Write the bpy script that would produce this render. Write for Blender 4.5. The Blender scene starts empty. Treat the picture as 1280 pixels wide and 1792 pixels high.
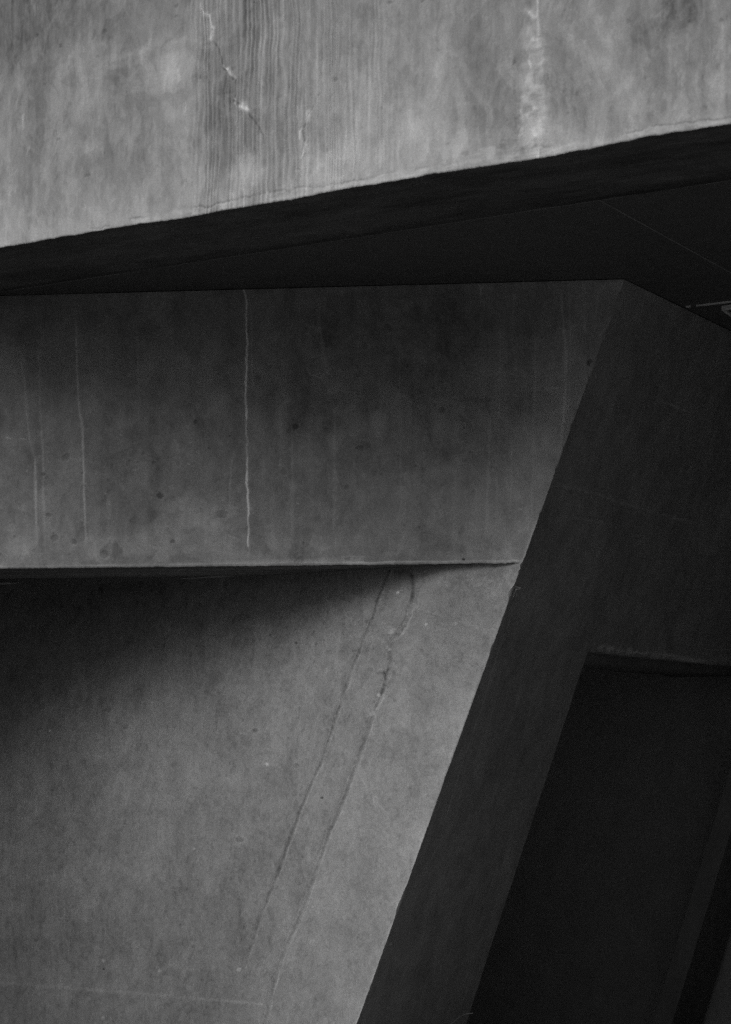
import bpy, math, random
import numpy as np
from mathutils import Vector

S = bpy.context.scene
# ------------------------------------------------------------------ camera
F = 85.0 / 36.0 * 1792.0            # focal length in photograph pixels
HORIZON = 1334.0
PITCH = math.atan((HORIZON - 896.0) / F)
CAM = np.array([0.0, 0.0, 1.6])
cam = bpy.data.cameras.new('camera')
cam.sensor_fit = 'VERTICAL'; cam.sensor_height = 36.0; cam.sensor_width = 25.7
cam.lens = 85.0; cam.clip_start = 0.05; cam.clip_end = 2000.0
cam.dof.use_dof = True; cam.dof.focus_distance = 10.7; cam.dof.aperture_fstop = 5.6
cam_o = bpy.data.objects.new('camera', cam); S.collection.objects.link(cam_o)
cam_o.location = CAM; cam_o.rotation_euler = (math.radians(90) + PITCH, 0, 0)
S.camera = cam_o

# ------------------------------------------------------------------ light: soft daylight from the left, behind the camera
SUN_AZ = 54.0       # degrees to the left of straight behind the camera
SUN_EL = 34.0
SUN_STRENGTH = 1.5
SUN_ANGLE = 42.0
SKY_STRENGTH = 0.05
EXPOSURE = -0.15
w = bpy.data.worlds.new('World'); S.world = w; w.use_nodes = True
nt = w.node_tree; bg = nt.nodes['Background']
sky = nt.nodes.new('ShaderNodeTexSky'); sky.sky_type = 'NISHITA'; sky.sun_disc = False
sky.sun_elevation = math.radians(SUN_EL); sky.sun_rotation = math.radians(180.0 + SUN_AZ)
sky.air_density = 1.0; sky.dust_density = 4.0; sky.ozone_density = 1.0
bw = nt.nodes.new('ShaderNodeRGBToBW')      # the photograph is black and white
nt.links.new(sky.outputs[0], bw.inputs[0]); nt.links.new(bw.outputs[0], bg.inputs['Color'])
bg.inputs['Strength'].default_value = SKY_STRENGTH
sl = bpy.data.lights.new('sun', 'SUN'); sl.energy = SUN_STRENGTH; sl.angle = math.radians(SUN_ANGLE)
sl.color = (1.0, 0.995, 0.99)
sun = bpy.data.objects.new('sun', sl); S.collection.objects.link(sun)
_e, _a = math.radians(SUN_EL), math.radians(SUN_AZ)
sdir = Vector((-math.sin(_a) * math.cos(_e), -math.cos(_a) * math.cos(_e), math.sin(_e)))
sun.rotation_euler = sdir.to_track_quat('Z', 'Y').to_euler()
sun.location = sdir * 30
S.view_settings.view_transform = 'Standard'; S.view_settings.look = 'None'
S.view_settings.gamma = 1.0; S.view_settings.use_curve_mapping = False
S.view_settings.exposure = EXPOSURE
S.render.engine = 'CYCLES'
S.cycles.use_denoising = False
S.cycles.max_bounces = 8; S.cycles.diffuse_bounces = 6

# ------------------------------------------------------------------ helpers
def ray(px, py):
    x = (px - 640.0) / F; y = (896.0 - py) / F
    c, s = math.cos(PITCH), math.sin(PITCH)
    return np.array([x, c - y * s, s + y * c])
def at_y(px, py, Y):
    d = ray(px, py); return CAM + d * (Y / d[1])
def at_z(px, py, Z):
    d = ray(px, py); return CAM + d * ((Z - CAM[2]) / d[2])
def unit(v): return v / np.linalg.norm(v)

_rng = np.random.RandomState(11)
_T = _rng.rand(256, 256)
def vn(x, y, seed=0):
    x = np.asarray(x, float) + seed * 17.31; y = np.asarray(y, float) + seed * 9.73
    xi = np.floor(x).astype(int); yi = np.floor(y).astype(int)
    fx = x - xi; fy = y - yi
    fx = fx * fx * fx * (fx * (fx * 6 - 15) + 10); fy = fy * fy * fy * (fy * (fy * 6 - 15) + 10)
    a = _T[xi & 255, yi & 255]; b = _T[(xi + 1) & 255, yi & 255]
    c = _T[xi & 255, (yi + 1) & 255]; d = _T[(xi + 1) & 255, (yi + 1) & 255]
    return (a * (1 - fx) + b * fx) * (1 - fy) + (c * (1 - fx) + d * fx) * fy
def fbm(x, y, seed=0, octv=5, gain=0.55):
    t = 0; amp = 1; n = 0
    for i in range(octv):
        t = t + amp * (vn(x, y, seed + i * 3) - 0.5) * 2; n += amp
        x = x * 2.03; y = y * 2.03; amp *= gain
    return t / n * 1.6
def sst(a, b, x):
    t = np.clip((x - a) / (b - a), 0, 1); return t * t * (3 - 2 * t)

class Frame:
    """A flat face in the place: origin, horizontal axis du, upward axis dv, outward normal n."""
    def __init__(s, O, du, up):
        s.O = np.array(O); s.du = unit(np.array(du, float))
        up = np.array(up, float); s.dv = unit(up - s.du * up.dot(s.du))
        s.n = np.cross(s.du, s.dv)
        if s.n.dot(CAM - s.O) < 0: s.n = -s.n
    def uv(s, px, py):
        d = ray(px, py); t = (s.O - CAM).dot(s.n) / d.dot(s.n)
        P = CAM + d * t - s.O
        return P.dot(s.du), P.dot(s.dv)
    def uv3(s, P): return (P - s.O).dot(s.du), (P - s.O).dot(s.dv)
    def P(s, U, V, H=0):
        U = np.asarray(U)[..., None]; V = np.asarray(V)[..., None]; H = np.asarray(H)[..., None]
        return s.O + U * s.du + V * s.dv + H * s.n

MPP = 0.0024
def stroke(fr, U, V, pts, wpx, seed=1, wob=1.0, fade=0.0, vary=0.4):
    """soft line along points read off the photograph, laid on the face; wpx = half width"""
    q = [fr.uv(*p) for p in pts]
    out = np.zeros_like(U); w0 = wpx * MPP
    us = [a[0] for a in q]; vs = [a[1] for a in q]; m = w0 * 4 + 0.02
    mask = (U > min(us) - m) & (U < max(us) + m) & (V > min(vs) - m) & (V < max(vs) + m)
    if not mask.any(): return out
    u = U[mask]; v = V[mask]
    u = u + wob * MPP * 1.6 * fbm(v * 28, v * 0 + seed, seed, 4)
    v = v + wob * MPP * 1.0 * fbm(u * 22, u * 0 + seed, seed + 5, 3)
    best = np.full(u.shape, 1e9); arc = np.zeros(u.shape); L = 0
    for (a, b) in zip(q[:-1], q[1:]):
        dx, dy = b[0] - a[0], b[1] - a[1]; l2 = dx * dx + dy * dy; l = math.sqrt(l2)
        t = np.clip(((u - a[0]) * dx + (v - a[1]) * dy) / l2, 0, 1)
        d = np.hypot(u - a[0] - t * dx, v - a[1] - t * dy)
        k = d < best; best = np.where(k, d, best); arc = np.where(k, L + t * l, arc); L += l
    ww = w0 * (1 + vary * fbm(arc * 14, arc * 0 + seed * 3, seed + 2, 3))
    r = np.exp(-(best / np.maximum(ww, w0 * .3)) ** 2) * (1 + vary * fbm(arc * 30, arc * 0, seed + 8, 3))
    if fade > 0:
        r = r * sst(0, fade * L, arc) * sst(0, fade * L, L - arc)
    out[mask] = np.clip(r, 0, 1.6); return out
def blob(fr, U, V, px, py, rx, ry, seed=1, rough=0.5, hard=0.35, rot=0):
    u0, v0 = fr.uv(px, py); u1, _ = fr.uv(px + rx, py); _, v1 = fr.uv(px, py - ry)
    a = abs(u1 - u0); b = abs(v1 - v0); out = np.zeros_like(U)
    m = (abs(U - u0) < 2.2 * max(a, b)) & (abs(V - v0) < 2.2 * max(a, b))
    if not m.any(): return out
    x = U[m] - u0; y = V[m] - v0; c, s = math.cos(rot), math.sin(rot)
    x, y = (x * c + y * s) / a, (-x * s + y * c) / b
    sc = 1.1
    r = np.hypot(x, y) + rough * fbm(x * sc + seed * 3.1, y * sc + seed, seed, 5, .6)
    out[m] = 1 - sst(1 - hard, 1 + hard, r); return out
def warp(fr, U, V, fx, fy, ax, ay, seed):
    return fbm(U * fx + ax * fbm(U * 3, V * 3, seed + 40, 3), V * fy + ay * fbm(U * 3, V * 3, seed + 50, 3), seed, 6, .6)

def mesh_obj(name, verts, faces, mat, tone=None, smooth=None, parent=None):
    me = bpy.data.meshes.new(name)
    verts = np.asarray(verts, dtype=np.float32)
    me.from_pydata([], [], []) if False else None
    if isinstance(faces, np.ndarray):
        nf = len(faces)
        me.vertices.add(len(verts)); me.vertices.foreach_set('co', verts.ravel())
        me.loops.add(nf * 4); me.loops.foreach_set('vertex_index', faces.astype(np.int32).ravel())
        me.polygons.add(nf); me.polygons.foreach_set('loop_start', np.arange(0, nf * 4, 4, dtype=np.int32))
        me.polygons.foreach_set('loop_total', np.full(nf, 4, dtype=np.int32))
    else:
        me.from_pydata([tuple(map(float, v)) for v in verts], [], faces)
    me.update(calc_edges=True); me.validate()
    at = me.attributes.new('tone', 'FLOAT', 'POINT')
    at.data.foreach_set('value', (np.ones(len(verts)) if tone is None else tone).astype(np.float32))
    if smooth is not None:
        me.polygons.foreach_set('use_smooth', smooth)
    me.materials.append(mat)
    o = bpy.data.objects.new(name, me); S.collection.objects.link(o)
    if parent: o.parent = parent
    return o
class MB:
    """collects grids and quads that become one mesh"""
    def __init__(s): s.v = []; s.f = []; s.t = []; s.sm = []; s.n = 0
    def grid(s, P, tone=None, smooth=True, cuts=()):
        r, c = P.shape[:2]; idx = np.arange(r * c).reshape(r, c) + s.n
        left = np.ones((r - 1, c - 1), bool); t0 = np.ones(r * c) if tone is None else tone.ravel()
        for name, mask, mat, parent in cuts:            # pieces of the face that are parts of their own
            mk = np.maximum.reduce([mask[:-1, :-1], mask[1:, :-1], mask[:-1, 1:], mask[1:, 1:]]) > 0
            mk &= left; left &= ~mk
            ff = np.stack([a[mk] for a in (idx[:-1, :-1], idx[:-1, 1:], idx[1:, 1:], idx[1:, :-1])], -1) - s.n
            if not len(ff): continue
            used, inv = np.unique(ff, return_inverse=True)
            mesh_obj(name, P.reshape(-1, 3)[used], inv.reshape(ff.shape), mat, t0[used], np.full(len(ff), smooth), parent)
        f = np.stack([a[left] for a in (idx[:-1, :-1], idx[:-1, 1:], idx[1:, 1:], idx[1:, :-1])], -1)
        s.v.append(P.reshape(-1, 3)); s.f.append(f); s.n += r * c
        s.t.append((np.ones(r * c) if tone is None else tone.ravel())); s.sm.append(np.full(len(f), smooth))
    def quad(s, a, b, c, d, tone=1.0):
        s.grid(np.array([[a, b], [d, c]], float), np.full((2, 2), tone), False)
    def box(s, lo, hi, tone=1.0):
        x0, y0, z0 = lo; x1, y1, z1 = hi
        s.prism([(x0, y0), (x1, y0), (x1, y1), (x0, y1)], z0, z1, tone)
    def prism(s, foot, z0, z1, tone=1.0, z0s=None):
        n = len(foot); b = [(x, y, z0) for x, y in foot]; t = [(x, y, z1) for x, y in foot]
        for i in range(n):
            j = (i + 1) % n; s.quad(b[i], b[j], t[j], t[i], tone)
        if n == 4: s.quad(b[3], b[2], b[1], b[0], tone); s.quad(*t, tone)
    def build(s, name, mat, parent=None):
        return mesh_obj(name, np.concatenate(s.v), np.concatenate(s.f), mat, np.concatenate(s.t), np.concatenate(s.sm), parent)
def tag(o, label=None, cat=None, group=None, kind=None):
    if label and not kind: kind = 'thing'
    for k, v in (('label', label), ('category', cat), ('group', group), ('kind', kind)):
        if v: o[k] = v
    return o
def axis(a, b, lo, hi, step, coarse):
    """coordinates from lo to hi: fine between a and b, coarse outside"""
    x = list(np.arange(a, b, step))
    L = list(np.arange(a - coarse, lo, -coarse))[::-1] if lo < a else []
    R = list(np.arange(b, hi, coarse)) if hi > b else []
    out = ([lo] if lo < a else []) + L + x + R + [hi if hi > b else b]
    out = np.array(sorted(set(np.round(out, 6))))
    keep = np.concatenate([[True], np.diff(out) > 1e-4]); return out[keep]

# ------------------------------------------------------------------ materials
def concrete(name, col, grain=0.10, mott=0.12, streak=0.06, bump=0.25, rough=0.8, pores=0.25, spec=0.25):
    m = bpy.data.materials.new(name); m.use_nodes = True; t = m.node_tree; N = t.nodes; L = t.links
    b = N['Principled BSDF']; b.inputs['Roughness'].default_value = rough
    b.inputs['Specular IOR Level'].default_value = spec
    tc = N.new('ShaderNodeTexCoord')
    def mp(sx, sy, sz):
        k = N.new('ShaderNodeMapping'); k.inputs['Scale'].default_value = (sx, sy, sz)
        L.new(tc.outputs['Object'], k.inputs['Vector']); return k.outputs[0]
    def noise(vec, sc, det, ro=.6, dist=0):
        k = N.new('ShaderNodeTexNoise'); k.inputs['Scale'].default_value = sc; k.inputs['Detail'].default_value = det
        k.inputs['Roughness'].default_value = ro; k.inputs['Distortion'].default_value = dist
        L.new(vec, k.inputs['Vector']); return k.outputs['Fac']
    def rng(v, a, b2, c, d):
        k = N.new('ShaderNodeMapRange'); k.inputs[1].default_value = a; k.inputs[2].default_value = b2
        k.inputs[3].default_value = c; k.inputs[4].default_value = d; L.new(v, k.inputs[0]); return k.outputs[0]
    def mul(a, c):
        k = N.new('ShaderNodeMath'); k.operation = 'MULTIPLY'; L.new(a, k.inputs[0]); L.new(c, k.inputs[1]); return k.outputs[0]
    g = noise(mp(1, 1, 1), 170, 4, .75)
    md = noise(mp(1, 1, .6), 9, 9, .68, .4)
    st = noise(mp(1, 1, .06), 30, 6, .6)
    po = noise(mp(1, 1, 1), 95, 3, .5)
    at = N.new('ShaderNodeAttribute'); at.attribute_name = 'tone'
    v = mul(rng(g, .4, .6, 1 - grain, 1 + grain), rng(md, .36, .64, 1 - mott, 1 + mott))
    v = mul(v, rng(st, .3, .7, 1 - streak, 1 + streak))
    v = mul(v, rng(po, .70, .76, 1.0, 1 - pores))
    sp = noise(mp(1, 1, 1), 60, 8, .8); v = mul(v, rng(sp, .62, .72, 1.0, 1 + grain)); v = mul(v, rng(sp, .38, .28, 1.0, 1 - grain))
    v = mul(v, at.outputs['Fac'])
    k = N.new('ShaderNodeVectorMath'); k.operation = 'SCALE'
    k.inputs[0].default_value = (col, col, col); L.new(v, k.inputs['Scale'])
    L.new(k.outputs[0], b.inputs['Base Color'])
    bp = N.new('ShaderNodeBump'); bp.inputs['Strength'].default_value = bump; bp.inputs['Distance'].default_value = .004
    ad = N.new('ShaderNodeMath'); ad.operation = 'ADD'; L.new(g, ad.inputs[0]); L.new(md, ad.inputs[1])
    L.new(ad.outputs[0], bp.inputs['Height']); L.new(bp.outputs[0], b.inputs['Normal'])
    return m
M_BEAM = concrete('beam_concrete', 0.325, grain=.09, mott=.15, streak=.05, bump=.15, pores=.05)
M_BAND = concrete('band_concrete', 0.27, grain=.11, mott=.14, streak=.02, bump=.2, pores=.18)
M_LOW = concrete('wall_concrete', 0.345, grain=.15, mott=.08, streak=.01, bump=.22, pores=.22)
M_PIER = concrete('pier_concrete', 0.39, grain=.14, mott=.12, streak=.02, bump=.3, pores=.1)
M_SOFF = concrete('soffit_concrete', 0.12, grain=.08, mott=.25, streak=.0, bump=.2)
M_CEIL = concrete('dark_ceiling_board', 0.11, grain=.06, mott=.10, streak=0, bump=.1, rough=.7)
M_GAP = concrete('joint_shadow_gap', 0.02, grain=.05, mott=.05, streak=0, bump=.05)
M_SEAL = concrete('pale_sealant', 0.45, grain=.05, mott=.3, streak=0, bump=.1)
M_STRUT = concrete('strut_concrete', 0.20, grain=.08, mott=.12, streak=.02, bump=.15)
M_TRIM = concrete('trim_metal_glint', 0.80, grain=.03, mott=.10, streak=0, bump=.05)  # metal's bright reflection put into a white base colour
M_INNER = concrete('inner_wall_concrete', 0.36, grain=.08, mott=.10, streak=.02, bump=.15)
M_GROUND = concrete('paving', 0.22, grain=.2, mott=.2, streak=0, bump=.3)
M_SPALL = concrete('white_lime_crust', 0.62, grain=.08, mott=.15, streak=0, bump=.3)
def metal(name, col, rough):
    m = bpy.data.materials.new(name); m.use_nodes = True; b = m.node_tree.nodes['Principled BSDF']
    b.inputs['Base Color'].default_value = (col, col, col, 1); b.inputs['Metallic'].default_value = .85
    n = m.node_tree.nodes.new('ShaderNodeTexNoise'); n.inputs['Scale'].default_value = 60
    r = m.node_tree.nodes.new('ShaderNodeMapRange'); r.inputs[3].default_value = rough - .1; r.inputs[4].default_value = rough + .15
    m.node_tree.links.new(n.outputs['Fac'], r.inputs[0]); m.node_tree.links.new(r.outputs[0], b.inputs['Roughness'])
    return m
M_METAL = metal('brushed_metal', .75, .45)

# ------------------------------------------------------------------ the geometry of the place, in metres
ZC = 3.66                                     # ceiling height
YE = 10.31
E1 = at_y(1093, 489, YE); ZC = E1[2]          # top of the leaning corner
A0 = at_z(0, 518, ZC)                         # left end of the line where wall meets ceiling
DB = unit(E1 - A0); DB[2] = 0; DB = unit(DB)  # direction of the overhanging wall
FB = Frame(E1, DB, (0, 0, 1))                 # overhanging wall, upright
ub, vb = FB.uv(915, 985); E2 = FB.P(ub, vb)
ZB = E2[2]                                    # its underside
ub, vb = FB.uv(625, 1792); E3 = FB.P(ub, vb)
EDGE = unit(E3 - E2)
BEAM_L = at_z(0, 433, ZC - .06); BEAM_R = at_z(1280, 218, ZC - .06)
DM = unit(BEAM_R - BEAM_L)                    # the beam's direction; the recessed wall runs parallel to it
FM = Frame(BEAM_L, DM, (0, 0, 1))
YAW_LOW = math.atan2(DM[1], DM[0])
DL = np.array([math.cos(YAW_LOW), math.sin(YAW_LOW), 0])
FL = Frame(E2, DL, -EDGE)
PT = at_z(1280, 580, ZC); DP = PT - E1; DP[2] = 0; DP = unit(DP)
FP = Frame(E1, DP, -EDGE)                     # the dark leaning side

def chips(z, seed):
    """broken arris: how far the corner is worn away at height z"""
    c = .0042 * np.abs(fbm(z * 20, z * 0, seed, 6, .7)) + .016 * np.clip(fbm(z * 8, z * 0 + 4, seed + 3, 5, .65) - .30, 0, 1)
    return c
def edge_pt(z, notch=True):
    z = np.asarray(z, float); t = (z - E2[2]) / EDGE[2]
    P = E2 + t[..., None] * EDGE
    d = chips(z, 3)
    for (py, h, dep) in ((640, 11, .020), (655, 6, .012), (1036, 9, .020), (988, 5, .010), (1000, 3, .008), (560, 8, .008), (745, 5, .006), (900, 6, .004), (1130, 5, .004), (1360, 9, .004), (1590, 7, .006)):
        zz = FB.P(*FB.uv(1093 - (py - 489) * .359, py))[2]
        d = d + dep * np.exp(-((z - zz) / (h * MPP)) ** 2)
    return P - d[..., None] * (DB * .7 + DP * -.3 * 0 - DP * 0)

# ================================================================== GROUND
g = MB(); g.quad((-600, -600, 0), (600, -600, 0), (600, 600, 0), (-600, 600, 0))
tag(g.build('ground', M_GROUND), kind='structure')

# ================================================================== OVERHEAD BEAM
def build_beam():
    root = bpy.data.objects.new('overhead_beam', None); S.collection.objects.link(root)
    root.location = FM.P(.0, 0.)
    W = FM.uv(1280, 218)[0]
    step = .0030
    us = axis(-.1, W + .1, -5.0, W + 1.6, step, .25)
    Vt = FM.uv(0, 0)[1] + .1
    vs = axis(0, Vt, 0, Vt + 2.2, step, .25)
    U, V = np.meshgrid(us, vs)
    def SK(p, wd, **k): return stroke(FM, U, V, p, wd, **k)
    def BL(*a, **k): return blob(FM, U, V, *a, **k)
    # mask of the board-marked zone, in the face's own metres
    ux = lambda px: FM.uv(px, 300)[0]
    board = sst(ux(325), ux(370), U + .03 * fbm(V * 3, V * 0, 5, 3)) * (1 - sst(ux(560), ux(760), U + .04 * fbm(V * 4, V * 0, 6, 3)))
    board = board * (1 - .55 * BL(440, 308, 38, 32, seed=3)) * (1 - .5 * BL(640, 330, 80, 40, seed=4))
    wob = .006 * fbm(V * 4.5, V * 0 + 2, 31, 3) + .0050 * fbm(V * 9, U * 7, 33, 4)
    ph = (U + wob) / .0235 + 1.5 * fbm(U * 9, V * .8, 35, 4)
    rid = np.sin(ph * 2 * math.pi) * (.55 + .6 * vn(U * 16, V * 3.2, 37))
    irr = np.tanh(2.4 * fbm(ph * 1.35, V * 1.1 + 3, 38, 4, .6)); zone1 = 1 - sst(ux(440), ux(500), U); rid = rid * (.75 + .3 * vn(U * 5, V * 1.3, 39)) + irr * .32
    fine = fbm(U * 130 + wob * 200, V * 4, 41, 3)
    H = board * (.0022 * rid + .0006 * fine)
    T = 1 + board * ((.075 + .04 * zone1) * rid * (.6 + .8 * vn(U * 9, V * 5, 44)) + .07 * fine) - .035 * board * zone1
    T += .07 * warp(FM, U, V, 1.6, 1.3, .4, .4, 61) + .06 * warp(FM, U, V, 8, 4, .3, .3, 62)
    T += .05 * fbm(U * 45, V * 2.2, 64, 4) * (1 - .4 * board) + .06 * (sst(-.05, .3, warp(FM, U, V, 7, 2.6, 1.0, .8, 101)) - .4) + .09 * sst(.1, .4, warp(FM, U, V, 20, 8, 1.5, 1.0, 102)) * (1 - .7 * board) - .06 * sst(.2, .5, warp(FM, U, V, 26, 10, 1.5, 1.2, 103)) + .05 * fbm(U * 70, V * 40, 104, 4, .7)
    H += .0022 * fbm(U * 2.2, V * 2, 65, 4) + .0006 * fbm(U * 16, V * 12, 66, 4)
    right = sst(ux(950), ux(990), U)
    T += right * .13 * warp(FM, U, V, 6, 5, .9, .9, 67) - right * .04
    # paler towards the bottom and middle, darker towards the top
    vv = V + .05 * fbm(U * 5, V * 3, 69, 4)
    T += .20 * (1 - sst(0, .26, vv)) - .10 * sst(.35, .95, V) + .06 * sst(ux(380), ux(640), U) * (1 - sst(ux(700), ux(1000), U))
    T -= .10 * (1 - sst(ux(0), ux(230), U + .05 * fbm(V * 3, U * 2, 77, 3))) * sst(.1, .6, V)  # vignette towards the upper left put into the tone
    for a in ((160, 95, 70, 24, .10), (270, 120, 60, 30, .10), (300, 200, 45, 70, .07), (120, 180, 40, 60, .05), (435, 305, 26, 28, .28), (620, 160, 30, 60, .10),
              (590, 280, 80, 40, .10), (740, 210, 50, 60, .10), (660, 110, 40, 60, .06), (200, 330, 60, 40, .05), (60, 350, 50, 40, .06), (1060, 110, 50, 40, .07), (1210, 250, 90, 40, .05)):
        T += a[4] * BL(*a[:4], seed=int(a[0]), rough=.7, hard=.8)
    for a in ((60, 30, 60, 60, .06), (215, 250, 50, 90, .04), (820, 60, 60, 90, .04), (1010, 180, 30, 60, .06), (1180, 30, 60, 30, .08), (860, 190, 40, 70, .04), (370, 140, 30, 50, .10), (395, 160, 12, 16, .1)):
        T -= a[4] * BL(*a[:4], seed=int(a[0]), rough=.8, hard=.8)
    # long pale runs
    for x, wd, a, y0, y1 in ((456, 2.5, .14, -40, 330), (463, 2, .08, -40, 250), (556, 2, .16, 40, 330), (548, 2, .06, 60, 300), (301, 4, .05, 50, 260), (645, 2, .08, -20, 320), (622, 3, .06, 0, 260), (245, 3, .05, 230, 350),
                             (217, 4, .06, 170, 330), (89, 2, .10, 350, 400), (362, 2, .10, 260, 350), (690, 2, .04, 0, 250), (982, 4, .05, 60, 240), (1170, 5, .07, 0, 240), (1266, 3, .07, 0, 210), (480, 2.5, .06, -40, 330), (600, 2, .06, -40, 320)):
        T += a * SK([(x, y0), (x + 1, (y0 + y1) / 2), (x, y1)], wd, seed=x, fade=.25, wob=.8)
    LIME = []; JO = np.zeros_like(U)
    # crack wandering through the board marks, with lime beads
    cr = SK([(349, -30), (351, 12), (357, 25), (367, 28), (371, 45), (373, 70), (381, 80), (392, 115), (400, 130), (412, 140), (414, 160), (409, 175), (425, 186), (435, 197), (448, 215), (460, 236), (463, 250)], 1.5, seed=9, wob=1.5)
    T -= .22 * cr; H -= .002 * cr
    cr = SK([(560, 165), (551, 182), (540, 200), (530, 232), (531, 256), (526, 282), (527, 310)], 1.4, seed=10, wob=1.5)
    T -= .18 * cr; H -= .0015 * cr
    cr = SK([(340, 92), (350, 78), (372, 74), (384, 86)], 1.6, seed=19, wob=1); T -= .04 * cr
    cr = SK([(341, 110), (345, 140), (357, 162), (380, 164), (412, 160)], 1.6, seed=29, wob=1); T -= .05 * cr
    cr = SK([(360, 175), (358, 260), (362, 340)], 1.4, seed=39, wob=1); T -= .10 * cr
    for p, wd, a in (([(349, -20), (350, 10), (354, 24), (362, 27)], 2.6, .32), ([(366, 30), (371, 50)], 1.6, .25), ([(372, 50), (373, 62), (370, 70)], 3, .4),
                     ([(391, 115), (396, 124)], 1.4, .3), ([(398, 124), (402, 132)], 3.6, .42), ([(410, 134), (411, 138)], 2.6, .3), ([(410, 172), (411, 179)], 2.4, .4), ([(424, 184), (431, 190)], 5.0, .65),
                     ([(42, 204), (42, 226)], 3, .14), ([(51, 262), (48, 274)], 2.6, .12), ([(541, 196), (537, 210)], 4, .24), ([(528, 228), (526, 244)], 2.6, .24), ([(533, 250), (532, 262), (525, 277)], 2.4, .22),
                     ([(150, 358), (152, 364)], 3, .16), ([(332, 313), (334, 317)], 2, .12), ([(325, 180), (327, 195)], 3, .10), ([(312, 125), (315, 142)], 5, .10)):
        k = SK(p, wd, seed=int(p[0][0]), wob=2.0, vary=.5); T += a * 1.5 * k; H += .0022 * k
        if a >= .22: LIME.append(k > .35)
    # cold joint with knotted mortar
    k = SK([(941, -40), (942, 30), (944, 62)], 3.0, seed=91, wob=.7, vary=.2); T += .34 * k; H += .003 * k
    k = SK([(945, 62), (948, 110), (945, 170), (946, 230), (943, 272)], 6, seed=92, wob=1.2, vary=.8); T += .19 * k; H += .003 * k
    k = SK([(929, 70), (928, 110), (926, 150), (928, 200)], 9, seed=93, wob=1.5, vary=.9); T += .16 * k; H += .0024 * k
    k = SK([(951, 20), (953, 60), (951, 120)], 2.2, seed=94, wob=2, vary=.5); T += .08 * k
    T += .10 * BL(936, 130, 16, 110, seed=95, rough=.8, hard=.7) + .12 * BL(936, 235, 26, 30, seed=96, rough=.9, hard=.7)
    k = SK([(954, 60), (954, 130), (956, 180)], 4, seed=96, wob=2, vary=.5); T -= .07 * k
    for p, wd, a in (([(922, 18), (929, 24), (936, 33)], 4.5, .18), ([(929, 22), (934, 30)], 3, .22), ([(927, 52), (930, 61)], 4.6, .34), ([(934, 72), (942, 72)], 4, .28), ([(927, 78), (928, 100)], 5, .15), ([(928, 108), (930, 118)], 3, .22),
                     ([(924, 140), (930, 152), (938, 156)], 6, .20), ([(917, 172), (928, 176), (936, 190)], 3.5, .26), ([(913, 196), (918, 212)], 2.5, .16), ([(953, 192), (954, 210), (950, 226)], 6, .2), ([(934, 230), (938, 238)], 6, .26),
                     ([(914, 226), (910, 236)], 2.5, .18), ([(925, 205), (935, 222)], 6, .12)):
        k = SK(p, wd * 1.2, seed=int(p[0][0] + p[0][1]), wob=1.2, vary=.5); T += a * 1.15 * k; H += .0022 * k; JO = np.maximum(JO, k)
    for a in ((930, 175, 30, 6, .0), (922, 192, 9, 6, .14), (902, 218, 12, 14, .10), (940, 245, 7, 8, .16), (920, 262, 12, 8, .12), (960, 150, 8, 26, .10), (884, 256, 16, 8, .08)):
        k = BL(*a[:4], seed=int(a[0]), rough=.9, hard=.5); T -= a[4] * k; H -= .0016 * k
    for a in ((300, 130, 45, 26, .10), (215, 110, 60, 20, .10), (320, 225, 30, 60, .08), (700, 250, 90, 60, .08), (600, 230, 40, 60, .06), (870, 262, 30, 7, .18), (985, 262, 20, 16, .12), (965, 225, 14, 26, .10), (940, 272, 10, 6, .2)):
        T += a[4] * BL(*a[:4], seed=int(a[0]), rough=.9, hard=.5)
    JO = np.maximum(JO, SK([(941, -60), (942, 30), (945, 62), (946, 110), (945, 170), (946, 230), (943, 272)], 6, seed=92, wob=1.2, vary=.5))
    # pits
    rr = np.random.RandomState(5)
    for i in range(46):
        k = BL(rr.uniform(0, 1280), rr.uniform(0, 330), rr.uniform(2, 5), rr.uniform(2, 5), seed=i, rough=.7); T -= rr.uniform(.06, .18) * k; H -= .0012 * k
    k = BL(683, 4, 7, 3, seed=3); T -= .2 * k
    # feather edge of mortar along the arris: a wavering dark line above a pale lip
    lipw = .022 + .016 * fbm(U * 1.8, U * 0, 81, 4) + .012 * fbm(U * 9, U * 0, 83, 6, .72)
    on = sst(-.2, .2, fbm(U * 2.2, U * 0 + 7, 85, 3) + .75)
    dk = np.exp(-((V - lipw) / .0042) ** 2) * on
    dk = dk * np.clip(.45 + 1.1 * fbm(U * 5, V * 9, 86, 4), 0, 1.3); T -= .26 * dk; H -= .0012 * dk
    lip = 1 - sst(lipw - .006, lipw, V)
    soft = 1 - sst(lipw - .012, lipw + .008, V); T += .08 * soft * on * (1 + 2.0 * fbm(U * 22, V * 60, 87, 4)); H += soft * on * .0012
    # arris worn round and ragged
    jag = .0030 * fbm(us * 16, us * 0, 88, 6, .75) + .006 * np.clip(fbm(us * 7, us * 0, 90, 4) - .35, 0, 1) + .004 * fbm(us * 2.5, us * 0, 89, 2)
    near = 1 - sst(0, .005, V)
    H -= near ** 2 * .003
    T = 1 + (T - 1) * 1.75
    Vg = V + jag[None, :] * (1 - sst(0, .10, V))
    mb = MB(); P = FM.P(U, Vg, H)
    cuts = [('lime_crust', m_, M_BEAM, root) for m_ in LIME] + [('mortar_joint', JO > .4, M_BEAM, root)]
    mb.grid(P - np.array(root.location), T, cuts=cuts)
    sofz = -.0; wid = .66
    # underside, following the same ragged arris
    m = 60; tt = np.linspace(0, 1, m) ** 1.5
    base = P[0][None, :, :]; back = (-FM.n * wid)[None, None, :]
    Q = base + back * tt[:, None, None]
    tgt = FM.O[2]
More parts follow.
